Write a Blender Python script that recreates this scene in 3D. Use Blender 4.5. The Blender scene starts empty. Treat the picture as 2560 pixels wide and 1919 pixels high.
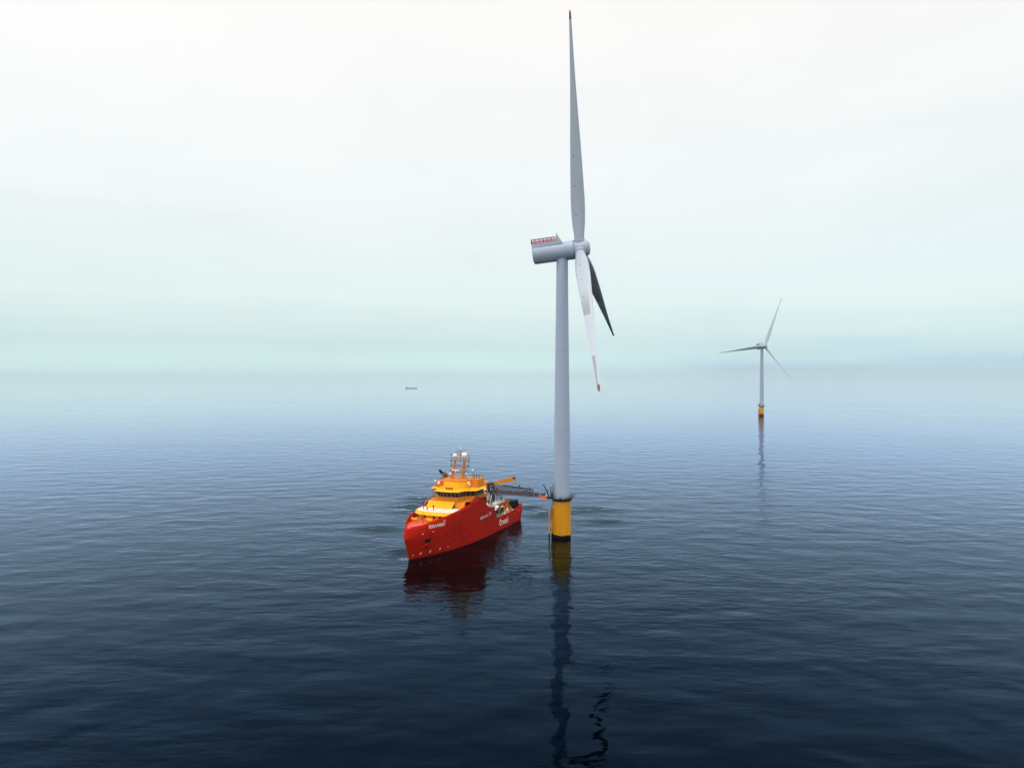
import bpy, bmesh, math, random
from mathutils import Vector, Matrix
from mathutils.bvhtree import BVHTree
random.seed(7)
R_ = math.radians
SC = bpy.context.scene
COL = SC.collection

# ------------------------------------------------------------------ camera
CAM_H = 53.7
cam = bpy.data.cameras.new("camera")
cam.lens = 24.97; cam.sensor_width = 36.0
cam.clip_start = 0.5; cam.clip_end = 80000.0
camo = bpy.data.objects.new("camera", cam)
camo.location = (0, 0, CAM_H)
camo.rotation_euler = (R_(90 - 0.639), 0, 0)
COL.objects.link(camo); SC.camera = camo
SC.render.engine = 'CYCLES'
SC.cycles.use_denoising = True
SC.cycles.max_bounces = 10
SC.cycles.volume_bounces = 5
SC.view_settings.view_transform = 'Standard'
SC.view_settings.look = 'None'
SC.view_settings.exposure = 0.0
SC.view_settings.gamma = 1.0

# ------------------------------------------------------------------ node helper
class NT:
    def __init__(self, tree): self.t = tree; tree.nodes.clear()
    def n(self, kind, ins=None, **kw):
        nd = self.t.nodes.new(kind)
        for k, v in kw.items(): setattr(nd, k, v)
        for k, v in (ins or {}).items():
            s = nd.inputs[k]
            if hasattr(v, 'is_output') or isinstance(v, bpy.types.NodeSocket): self.t.links.new(v, s)
            else: s.default_value = v
        return nd
    def math(self, op, a, b=None, c=None, clamp=False):
        ins = {0: a}
        if b is not None: ins[1] = b
        if c is not None: ins[2] = c
        nd = self.n('ShaderNodeMath', ins, operation=op); nd.use_clamp = clamp
        return nd.outputs[0]
    def ramp(self, fac, stops, interp='LINEAR'):
        nd = self.n('ShaderNodeValToRGB', {0: fac}); cr = nd.color_ramp; cr.interpolation = interp
        while len(cr.elements) < len(stops): cr.elements.new(0.5)
        for e, (p, c) in zip(cr.elements, stops):
            e.position = p; e.color = (c[0], c[1], c[2], 1) if hasattr(c, '__len__') else (c, c, c, 1)
        return nd.outputs[0]
    def mix(self, fac, a, b, blend='MIX'):
        nd = self.n('ShaderNodeMix', data_type='RGBA', blend_type=blend)
        for i, v in ((0, fac), (6, a), (7, b)):
            if isinstance(v, bpy.types.NodeSocket): self.t.links.new(v, nd.inputs[i])
            else: nd.inputs[i].default_value = v if i == 0 else (v[0], v[1], v[2], 1)
        return nd.outputs[2]
    def smooth(self, v, a, b):
        nd = self.n('ShaderNodeMapRange', {0: v, 1: a, 2: b, 3: 0.0, 4: 1.0}, interpolation_type='SMOOTHSTEP')
        return nd.outputs[0]

# ------------------------------------------------------------------ world: overcast sky
SUN_EL, SUN_AZ = R_(62), R_(222)          # azimuth clockwise from +Y: behind the camera, to the left
w = bpy.data.worlds.new("World"); SC.world = w; w.use_nodes = True
t = NT(w.node_tree)
nish = t.n('ShaderNodeTexSky', sky_type='NISHITA', sun_disc=False)
nish.sun_elevation = SUN_EL; nish.sun_rotation = SUN_AZ
bg1 = t.n('ShaderNodeBackground', {0: nish.outputs[0], 1: 0.05})
tc = t.n('ShaderNodeTexCoord')
sep = t.n('ShaderNodeSeparateXYZ', {0: tc.outputs['Generated']})
X, Y, Z = sep.outputs
el = t.math('MULTIPLY', t.math('ARCSINE', Z), 180 / math.pi)             # elevation in degrees
az = t.math('MULTIPLY', t.math('ARCTAN2', X, Y), 180 / math.pi)          # bearing in degrees, + to the right
# cloud structure, drawn out sideways
vec = t.n('ShaderNodeCombineXYZ', {0: t.math('MULTIPLY', az, 0.045), 1: t.math('MULTIPLY', el, 0.62), 2: 0.0}).outputs[0]
nz = t.n('ShaderNodeTexNoise', {'Vector': vec, 'Scale': 1.0, 'Detail': 5.0, 'Roughness': 0.5}).outputs[0]
vec2 = t.n('ShaderNodeCombineXYZ', {0: t.math('MULTIPLY', az, 0.05), 1: t.math('MULTIPLY', el, 0.12), 2: 4.0}).outputs[0]
nz2 = t.n('ShaderNodeTexNoise', {'Vector': vec2, 'Scale': 1.0, 'Detail': 4.0, 'Roughness': 0.5}).outputs[0]
elw = t.math('ADD', el, t.math('MULTIPLY', t.math('SUBTRACT', nz, 0.5), 2.0))
elw = t.math('ADD', elw, t.math('MULTIPLY', t.math('MULTIPLY', t.math('SUBTRACT', nz2, 0.5), 9.0), t.smooth(el, 3.0, 16.0)))
fac = t.math('DIVIDE', t.math('ADD', elw, 10.0), 100.0, clamp=True)
sky = t.ramp(fac, [(0.0, (.56, .70, .66)), (0.095, (.60, .93, .96)), (0.106, (.52, .80, .83)), (0.123, (.42, .595, .645)), (0.142, (.54, .645, .64)), (0.16, (.65, .73, .68)),
                   (0.197, (.745, .78, .71)), (0.25, (.85, .86, .78)), (0.317, (.94, .92, .83)), (0.38, (1.0, .95, .86)), (0.60, (1.7, 1.64, 1.5)), (1.0, (3.2, 3.1, 2.85))])
# bluish cloud bank low on the right
elb = t.math('ADD', el, t.math('MULTIPLY', t.math('SUBTRACT', nz, 0.5), 3.6))
azb = t.math('ADD', az, t.math('MULTIPLY', t.math('SUBTRACT', nz2, 0.5), 30.0))
bank = t.math('MULTIPLY', t.smooth(azb, -2.0, 22.0), t.math('SUBTRACT', 1.0, t.smooth(elb, -1.2, 3.0)))
sky = t.mix(bank, sky, (.09, .27, .56))
vec3 = t.n('ShaderNodeCombineXYZ', {0: t.math('MULTIPLY', az, 0.09), 1: t.math('MULTIPLY', el, 0.22), 2: 9.0}).outputs[0]
nz3 = t.n('ShaderNodeTexNoise', {'Vector': vec3, 'Scale': 1.0, 'Detail': 6.0, 'Roughness': 0.55, 'Distortion': 0.4}).outputs[0]
cl = t.math('MULTIPLY_ADD', t.math('SUBTRACT', nz3, 0.5), 0.10, 1.01)
sky = t.mix(1.0, sky, t.n('ShaderNodeCombineColor', {0: cl, 1: cl, 2: cl}).outputs[0], 'MULTIPLY')
# brighter towards the upper left where the sun sits behind the cloud
glow = t.math('MULTIPLY', t.math('SUBTRACT', 1.0, t.smooth(az, -40.0, 40.0)), t.smooth(elw, 6.0, 26.0))
sky = t.mix(t.math('MULTIPLY', glow, 0.4), sky, (1.08, 1.02, .92))
bg2 = t.n('ShaderNodeBackground', {0: sky, 1: 0.9})
add = t.n('ShaderNodeAddShader', {0: bg1.outputs[0], 1: bg2.outputs[0]})
t.n('ShaderNodeOutputWorld', {0: add.outputs[0]})

# ------------------------------------------------------------------ sun behind cloud
sl = bpy.data.lights.new("sun", 'SUN'); sl.energy = 1.1; sl.angle = R_(20); sl.color = (1.0, 0.96, 0.9)
so = bpy.data.objects.new("sun", sl); COL.objects.link(so)
sd = Vector((math.sin(SUN_AZ) * math.cos(SUN_EL), math.cos(SUN_AZ) * math.cos(SUN_EL), math.sin(SUN_EL)))
so.rotation_euler = sd.to_track_quat('Z', 'Y').to_euler(); so.location = (-200, -200, 300)

# ------------------------------------------------------------------ materials
def mat(name, col, rough=0.5, metal=0.0, var=0.08, scale=0.6, spec=0.4, streak=False):
    m = bpy.data.materials.new(name); m.use_nodes = True
    t = NT(m.node_tree)
    tc = t.n('ShaderNodeTexCoord')
    mp = t.n('ShaderNodeMapping', {0: tc.outputs['Object'], 3: (1, 1, 0.18 if streak else 1)})
    nz = t.n('ShaderNodeTexNoise', {'Vector': mp.outputs[0], 'Scale': scale, 'Detail': 5.0, 'Roughness': 0.6}).outputs[0]
    f = t.math('MULTIPLY_ADD', t.math('SUBTRACT', nz, 0.5), var * 4, 1.0)
    c = t.mix(1.0, col, t.n('ShaderNodeCombineColor', {0: f, 1: f, 2: f}).outputs[0], 'MULTIPLY')
    b = t.n('ShaderNodeBsdfPrincipled', {'Base Color': c, 'Roughness': rough, 'Metallic': metal, 'Specular IOR Level': spec})
    t.n('ShaderNodeOutputMaterial', {0: b.outputs[0]})
    return m

M = dict(
    red=mat('red_hull_paint', (.385, .010, .003), .8, var=.06, scale=.25, streak=True, spec=.02),
    deckred=mat('red_paint_with_sky_light', (.66, .07, .055), .6),  # lighter than the hull red: sky light on the deck put into the colour
    yellow=mat('yellow_and_lit_slope_paint', (.86, .385, .010), .6, var=.05, scale=.9, spec=.15),  # brighter copy of the house paint, light on the slopes put in; also yellow gear
    orange=mat('orange_and_shaded_wall_paint', (.66, .215, .008), .6, var=.08, scale=1.2, spec=.15),  # darker copy for the house walls, their shade put in; also orange gear
    darkorange=mat('weathered_orange_paint', (.36, .14, .035), .7, var=.15, scale=2),
    white=mat('white_paint', (.80, .80, .78), .45, var=.03),
    cream=mat('pale_deck_paint', (.70, .66, .58), .7, var=.08, scale=1.2),
    greendeck=mat('pale_grey_deck_paint', (.62, .62, .56), .7, var=.06),
    black=mat('black_paint', (.006, .007, .009), .6, spec=.1),
    glass=mat('dark_window_glass', (.006, .008, .012), .25, spec=.25),
    porthole=mat('dark_porthole_glass', (.035, .008, .010), .3, spec=.2),
    steel=mat('grey_galvanised_steel', (.115, .105, .135), .7, metal=.0, var=.12, scale=1.5),
    darksteel=mat('dark_steel', (.026, .028, .036), .6, spec=.2),
    navy=mat('dark_blue_container_paint', (.005, .010, .017), .6, spec=.1),
    turbine=mat('pale_grey_turbine_paint', (.335, .395, .495), .42, var=.05, scale=.22, streak=True),
    tp=mat('yellow_foundation_paint', (.60, .25, .004), .55, spec=.2, var=.12, scale=.5, streak=True),
    growth=mat('black_marine_growth', (.004, .0045, .004), .8, var=.2, scale=1.5, spec=.05),
    railred=mat('red_railing_paint', (.50, .012, .05), .5),
    tipred=mat('red_marking_paint', (.17, .007, .009), .5),
    pink=mat('pale_pink_net_panel', (.82, .72, .76), .6),
    hazeship=mat('ship_paint_with_haze_tint', (.13, .20, .225), .6),  # fading by distance haze is put into this pale colour
    lightpanel=mat('pale_grey_panel', (.24, .285, .34), .5),
    brown=mat('dark_brown_shadowed_steel', (.07, .035, .02), .6),  # shade of the after walls mixed into this brown; dark gear shares it
)

def blade_mat():
    m = bpy.data.materials.new('pale_blade_paint_with_grey_panels'); m.use_nodes = True
    t = NT(m.node_tree)
    tc = t.n('ShaderNodeTexCoord'); s = t.n('ShaderNodeSeparateXYZ', {0: tc.outputs['Object']})
    x, y, z = s.outputs
    nz = t.n('ShaderNodeTexNoise', {'Vector': tc.outputs['Object'], 'Scale': .3, 'Detail': 4.0}).outputs[0]
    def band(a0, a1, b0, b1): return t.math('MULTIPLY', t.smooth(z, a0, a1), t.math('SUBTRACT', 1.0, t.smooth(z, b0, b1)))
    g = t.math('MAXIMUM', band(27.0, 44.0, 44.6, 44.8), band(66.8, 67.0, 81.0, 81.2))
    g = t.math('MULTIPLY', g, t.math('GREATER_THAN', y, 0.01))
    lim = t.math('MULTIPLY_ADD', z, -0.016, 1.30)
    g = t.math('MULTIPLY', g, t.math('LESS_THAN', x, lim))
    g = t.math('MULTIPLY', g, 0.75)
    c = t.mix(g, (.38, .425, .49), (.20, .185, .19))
    f = t.math('MULTIPLY_ADD', nz, .12, .94)
    c = t.mix(1.0, c, t.n('ShaderNodeCombineColor', {0: f, 1: f, 2: f}).outputs[0], 'MULTIPLY')
    b = t.n('ShaderNodeBsdfPrincipled', {'Base Color': c, 'Roughness': .38, 'Specular IOR Level': .4})
    t.n('ShaderNodeOutputMaterial', {0: b.outputs[0]})
    return m
def hull_mat():
    m = bpy.data.materials.new('red_hull_paint_weathered'); m.use_nodes = True
    t = NT(m.node_tree)
    tc = t.n('ShaderNodeTexCoord'); P = tc.outputs['Object']
    x, y, z = t.n('ShaderNodeSeparateXYZ', {0: P}).outputs
    def noise(sx, sz, d=4.0, r=.55):
        mp = t.n('ShaderNodeMapping', {0: P, 3: (sx, sx, sz)})
        return t.n('ShaderNodeTexNoise', {'Vector': mp.outputs[0], 'Scale': 1.0, 'Detail': d, 'Roughness': r}).outputs[0]
    n1 = noise(.16, .10); n2 = noise(1.4, .10, 3.0)
    f = t.math('ADD', t.math('MULTIPLY_ADD', t.math('SUBTRACT', n1, .5), .55, 1.0), t.math('MULTIPLY', t.math('SUBTRACT', n2, .5), .22))
    # welded plate seams: strakes and butts
    def seam(v, step, wd):
        fr = t.math('FRACT', t.math('DIVIDE', v, step)); return t.math('LESS_THAN', fr, wd / step)
    sm = t.math('MAXIMUM', seam(z, 2.35, .10), seam(x, 6.3, .11))
    f = t.math('MULTIPLY', f, t.math('MULTIPLY_ADD', sm, -.14, 1.0))
    c = t.mix(1.0, (.385, .010, .003), t.n('ShaderNodeCombineColor', {0: f, 1: f, 2: f}).outputs[0], 'MULTIPLY')
    # scuffs from fenders and a damp dirty line just above the water
    sc = t.math('MULTIPLY', t.smooth(n2, .56, .72), t.math('MULTIPLY', t.smooth(z, .3, 1.2), t.math('SUBTRACT', 1.0, t.smooth(z, 2.0, 4.6))))
    c = t.mix(t.math('MULTIPLY', sc, .35), c, (.16, .03, .025))
    wl = t.math('SUBTRACT', 1.0, t.smooth(t.math('ADD', z, t.math('MULTIPLY', n2, .4)), .25, .75))
    c = t.mix(t.math('MULTIPLY', wl, .8), c, (.035, .006, .006))
    b = t.n('ShaderNodeBsdfPrincipled', {'Base Color': c, 'Roughness': .7, 'Specular IOR Level': .04})
    t.n('ShaderNodeOutputMaterial', {0: b.outputs[0]})
    return m
M['hull'] = hull_mat()
M['blade'] = blade_mat()

# ship frame in the world (x forward, y to port, z up, origin at the waterline under the stern)
SHIP_O = Vector((-3.915, 269.329, 0.0))
SHIP_A = R_(-112.578)
SHIP_M = Matrix.Translation(SHIP_O) @ Matrix.Rotation(SHIP_A, 4, 'Z')

def water_mat():
    m = bpy.data.materials.new('calm_sea_water'); m.use_nodes = True
    t = NT(m.node_tree)
    tc = t.n('ShaderNodeTexCoord'); P = tc.outputs['Object']
    def noise(rot, sx, sy, detail=3.0, rough=.5, off=0.0, dist=0.0):
        mp = t.n('ShaderNodeMapping', {0: P, 1: (off, off, 0), 2: (0, 0, R_(rot)), 3: (sx, sy, 1)})
        return t.n('ShaderNodeTexNoise', {'Vector': mp.outputs[0], 'Scale': 1.0, 'Detail': detail, 'Roughness': rough, 'Distortion': dist}).outputs[0]
    swell = noise(16, .05, .115, 2.0, .45)
    heave = noise(-10, .085, .11, 1.0, .4, 17.0, .3)
    chop = noise(24, .19, .50, 2.0, .5, 7.0, .4)
    chop2 = noise(-28, .28, .60, 2.0, .5, 31.0, .3)
    rip = noise(-6, .9, 1.9, 2.0, .55, 3.0)
    patch = t.math('ADD', t.math('MULTIPLY', t.smooth(noise(-8, .0035, .011, 4.0, .55, 11.0), .35, .68), .6), t.math('MULTIPLY', t.smooth(noise(22, .014, .034, 3.0, .55, 23.0, .6), .36, .66), .4))
    # stirred water by the thrusters and round the piles
    sp = t.n('ShaderNodeSeparateXYZ', {0: P}); px, py, _ = sp.outputs
    def spot(cx, cy, rx, ry):
        dx = t.math('DIVIDE', t.math('SUBTRACT', px, cx), rx); dy = t.math('DIVIDE', t.math('SUBTRACT', py, cy), ry)
        d = t.math('SQRT', t.math('ADD', t.math('MULTIPLY', dx, dx), t.math('MULTIPLY', dy, dy)))
        return t.math('SUBTRACT', 1.0, t.smooth(d, 0.15, 1.0))
    spots = [(-40, 292, 17, 26), (-38, 312, 16, 12), (-33, 216, 8, 11), (-47, 250, 14, 10), (14, 276, 15, 13), (30, 285, 22, 14), (34, 262, 14, 9), (8, 290, 10, 10), (-12, 228, 14, 6)]
    wake = None
    for s_ in spots:
        v = spot(*s_); wake = v if wake is None else t.math('MAXIMUM', wake, v)
    wn = noise(5, .09, .13, 3.0, .6, 5.0)
    wake = t.math('MULTIPLY', wake, t.smooth(wn, .36, .50))
    boil = noise(20, .32, .36, 4.0, .6, 9.0, .8)
    amp = t.math('MULTIPLY_ADD', patch, 1.35, .18)
    h = t.math('MULTIPLY', t.math('ADD', t.math('MULTIPLY', chop, .105), t.math('MULTIPLY', chop2, .075)), amp)
    h = t.math('ADD', h, t.math('MULTIPLY', t.math('MULTIPLY', rip, amp), .013))
    h = t.math('ADD', h, t.math('ADD', t.math('MULTIPLY', swell, .32), t.math('MULTIPLY', heave, .32)))
    h = t.math('ADD', h, t.math('MULTIPLY', t.math('MULTIPLY', boil, wake), .32))
    bump = t.n('ShaderNodeBump', {'Strength': 1.0, 'Distance': 1.0, 'Height': h})
    N = bump.outputs[0]
    fr = t.n('ShaderNodeFresnel', {'IOR': 1.33, 'Normal': N}).outputs[0]
    col = t.ramp(fr, [(0.0, (0, 0, 0)), (.04, (.002, .0056, .0115)), (.07, (.0058, .0145, .0295)), (.13, (.0235, .046, .079)), (.235, (.088, .131, .190)), (.345, (.186, .242, .330)),
                      (.48, (.345, .43, .62)), (.63, (.56, .65, .90)), (.78, (.90, .95, .98)), (1.0, (1, 1, 1))])
    col = t.mix(t.math('MULTIPLY', wake, .72), col, (.02, .035, .045))  # weaker sky reflection of the stirred water, put into the gloss colour
    gl = t.n('ShaderNodeBsdfGlossy', {'Color': col, 'Roughness': .0, 'Normal': N})
    df = t.n('ShaderNodeBsdfDiffuse', {'Color': (.0001, .0003, .0006, 1)})
    a1 = t.n('ShaderNodeAddShader', {0: gl.outputs[0], 1: df.outputs[0]})
    # foam flecks: at the stem and in the thruster wash
    fm = t.math('MAXIMUM', spot(-31.6, 208.2, 5.5, 4.0), t.math('MULTIPLY', spot(13, 277, 9, 6), .55))
    fn = noise(12, 1.6, 2.4, 5.0, .75, 2.0)
    foam = t.smooth(t.math('MULTIPLY', fm, fn), .42, .56)
    fd = t.n('ShaderNodeBsdfDiffuse', {'Color': (.30, .34, .38, 1)})
    mx = t.n('ShaderNodeMixShader', {0: t.math('MULTIPLY', foam, .8), 1: a1.outputs[0], 2: fd.outputs[0]})
    t.n('ShaderNodeOutputMaterial', {0: mx.outputs[0]})
    return m
M['water'] = water_mat()

# ------------------------------------------------------------------ object helpers
def link(o, parent=None):
    COL.objects.link(o)
    if parent is not None: o.parent = parent
    return o
def tag(o, label, cat, group=None, kind=None):
    if label: o['label'] = label
    if cat: o['category'] = cat
    if group: o['group'] = group
    if kind: o['kind'] = kind
    return o
def empty(name, loc=(0, 0, 0), rz=0.0):
    o = bpy.data.objects.new(name, None); o.location = loc; o.rotation_euler = (0, 0, rz); o.empty_display_size = 1
    return link(o)

class MB:
    def __init__(self): self.bm = bmesh.new()
    def v(self, p): return self.bm.verts.new(p)
    def f(self, vs):
        try: return self.bm.faces.new(vs)
        except ValueError: return None
    def poly(self, pts): self.f([self.v(p) for p in pts]); return self
    def box(self, x0, x1, y0, y1, z0, z1):
        vs = [self.v((x, y, z)) for z in (z0, z1) for x, y in ((x0, y0), (x1, y0), (x1, y1), (x0, y1))]
        for q in ((3, 2, 1, 0), (4, 5, 6, 7), (0, 1, 5, 4), (1, 2, 6, 5), (2, 3, 7, 6), (3, 0, 4, 7)): self.f([vs[i] for i in q])
        return self
    def tube(self, a, b, r0, r1=None, n=8, cap=True):
        a = Vector(a); b = Vector(b); r1 = r0 if r1 is None else r1
        d = (b - a)
        if d.length < 1e-6: return self
        q = d.to_track_quat('Z', 'Y')
        A = []; B = []
        for i in range(n):
            w_ = 2 * math.pi * i / n; e = q @ Vector((math.cos(w_), math.sin(w_), 0))
            A.append(self.v(a + e * r0)); B.append(self.v(b + e * r1))
        for i in range(n):
            j = (i + 1) % n; self.f([A[i], A[j], B[j], B[i]])
        if cap: self.f(A[::-1]); self.f(B)
        return self
    def path(self, pts, r, n=6):
        for a, b in zip(pts[:-1], pts[1:]): self.tube(a, b, r, n=n)
        return self
    def lathe(self, prof, n=32, origin=(0, 0, 0), axis='Z'):
        # prof: list of (radius, height)
        rings = []
        for r, h in prof:
            ring = []
            for i in range(n):
                w_ = 2 * math.pi * i / n
                p = (r * math.cos(w_), r * math.sin(w_), h)
                if axis == 'X': p = (h, r * math.cos(w_), r * math.sin(w_))
                ring.append(self.v((p[0] + origin[0], p[1] + origin[1], p[2] + origin[2])))
            rings.append(ring)
        for A, B in zip(rings[:-1], rings[1:]):
            for i in range(n):
                j = (i + 1) % n; self.f([A[i], A[j], B[j], B[i]])
        self.f(rings[0][::-1]); self.f(rings[-1])
        return self
    def ball(self, c, r, n=14, sz=1.0):
        k = n // 2
        prof = [(max(r * math.sin(math.pi * i / k), r * .02), -r * sz * math.cos(math.pi * i / k)) for i in range(k + 1)]
        return self.lathe(prof, n, c)
    def loft(self, A, B, cap0=True, cap1=True):
        # two polygons with the same number of 3-D points
        a = [self.v(p) for p in A]; b = [self.v(p) for p in B]; n = len(a)
        for i in range(n):
            j = (i + 1) % n; self.f([a[i], a[j], b[j], b[i]])
        if cap0: self.f(a[::-1])
        if cap1: self.f(b)
        return self
    def prism(self, poly, z0, z1):
        return self.loft([(x, y, z0) for x, y in poly], [(x, y, z1) for x, y in poly])
    def prism_y(self, poly, y0, y1):
        return self.loft([(x, y0, z) for x, z in poly], [(x, y1, z) for x, z in poly])
    def rail(self, pts, h=1.0, r=.035, step=1.6, rows=2):
        for a, b in zip(pts[:-1], pts[1:]):
            a = Vector(a); b = Vector(b); L = (b - a).length; k = max(1, round(L / step))
            for i in range(k + 1):
                p = a.lerp(b, i / k); self.tube(p, p + Vector((0, 0, h)), r, n=5)
            for j in range(rows):
                z = Vector((0, 0, h * (j + 1) / rows)); self.tube(a + z, b + z, r, n=5)
        return self
    def mesh(self, name, m, smooth=False, angle=35, bevel=0):
        bmesh.ops.recalc_face_normals(self.bm, faces=self.bm.faces)
        if bevel:
            es = [e for e in self.bm.edges if e.is_manifold and e.calc_face_angle(0) > R_(40)]
            bmesh.ops.bevel(self.bm, geom=es, offset=bevel, segments=2, affect='EDGES', profile=.6, clamp_overlap=True)
        me = bpy.data.meshes.new(name); self.bm.to_mesh(me); self.bm.free()
        me.materials.append(m)
        if smooth:
            for p in me.polygons: p.use_smooth = True
            try: me.set_sharp_from_angle(angle=R_(angle))
            except Exception: pass
        return me
    def build(self, name, m, parent=None, label=None, smooth=False, bevel=0, angle=35):
        o = bpy.data.objects.new(name, self.mesh(name, m, smooth, angle, bevel)); link(o, parent)
        if label: o['label'] = label
        return o

def text_verts(s, size, bold=0.0):
    c = bpy.data.curves.new('lettering', 'FONT'); c.body = s; c.size = size; c.offset = bold; c.resolution_u = 4
    o = bpy.data.objects.new('lettering', c); COL.objects.link(o)
    dg = bpy.context.evaluated_depsgraph_get(); dg.update()
    ev = o.evaluated_get(dg); me = ev.to_mesh()
    vs = [tuple(v.co) for v in me.vertices]; fs = [tuple(p.vertices) for p in me.polygons]
    ev.to_mesh_clear(); bpy.data.objects.remove(o); bpy.data.curves.remove(c)
    return vs, fs

# ------------------------------------------------------------------ sea and haze
b = MB(); S_ = 26000
n_ = 8
g = [[b.v((-S_ + 2 * S_ * i / n_, -S_ + 2 * S_ * j / n_, 0)) for j in range(n_ + 1)] for i in range(n_ + 1)]
for i in range(n_):
    for j in range(n_): b.f([g[i][j], g[i + 1][j], g[i + 1][j + 1], g[i][j + 1]])
sea = b.build('sea', M['water']); tag(sea, 'calm dark blue sea reaching to the hazy horizon', 'sea', kind='structure')

def haze():
    m = bpy.data.materials.new('thin_sea_haze'); m.use_nodes = True
    t = NT(m.node_tree)
    pv = t.n('ShaderNodeVolumePrincipled', {'Color': (.975, 1.0, .995, 1), 'Density': 0.000068, 'Anisotropy': 0.9})
    t.n('ShaderNodeOutputMaterial', {1: pv.outputs[0]})
    b = MB().box(-27500, 27500, -27500, 27500, -1.0, 176.0)
    o = b.build('haze', m); tag(o, 'thin pale sea haze that hides the horizon', 'haze', kind='stuff')
haze()

# ------------------------------------------------------------------ wind turbines
CH = [(1.6, 3.30, 1.0), (3.6, 3.25, 1.0), (5.4, 3.45, .86), (9.3, 4.2, .56), (13.5, 4.55, .42), (18.7, 4.60, .34), (29, 4.0, .28), (39.5, 3.30, .25),
      (50, 2.45, .22), (60.5, 1.70, .20), (71, 1.15, .18), (79, .82, .17), (80.8, .74, .165)]
TIP = [(80.8, .74, .165), (82.2, .66, .16), (82.9, .58, .16), (83.5, .42, .16), (83.8, .25, .16), (83.9, .06, .2)]
def section(mb, r, c, th, tw):
    vs = []; n = 26
    for i in range(n):
        a = 2 * math.pi * i / n
        x = math.cos(a) * c / 2
        k = min(1, max(0, (1 - th) / .6))
        taper = 1 - k * .45 * (0.5 - x / c) - k * .0
        y = math.sin(a) * c * th / 2 * (1.0 if k == 0 else (max(.12, taper) if x < 0 else 1.0))
        X = x * math.cos(tw) - y * math.sin(tw); Y_ = x * math.sin(tw) + y * math.cos(tw)
        vs.append(mb.v((X, Y_, r)))
    return vs
def blade_mesh(tab, name, m):
    b = MB(); rings = [section(b, r, c, th, R_(9 * (1 - r / 84) ** 2) if r > 4 else 0) for r, c, th in tab]
    for A, B in zip(rings[:-1], rings[1:]):
        for i in range(len(A)):
            j = (i + 1) % len(A); b.f([A[i], A[j], B[j], B[i]])
    b.f(rings[0][::-1]); b.f(rings[-1])
    return b.mesh(name, m, smooth=True, angle=50)
CACHE = {}
def cached(name, fn):
    if name not in CACHE: CACHE[name] = fn()
    o = bpy.data.objects.new(name.split('@')[0], CACHE[name]); return o

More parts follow.
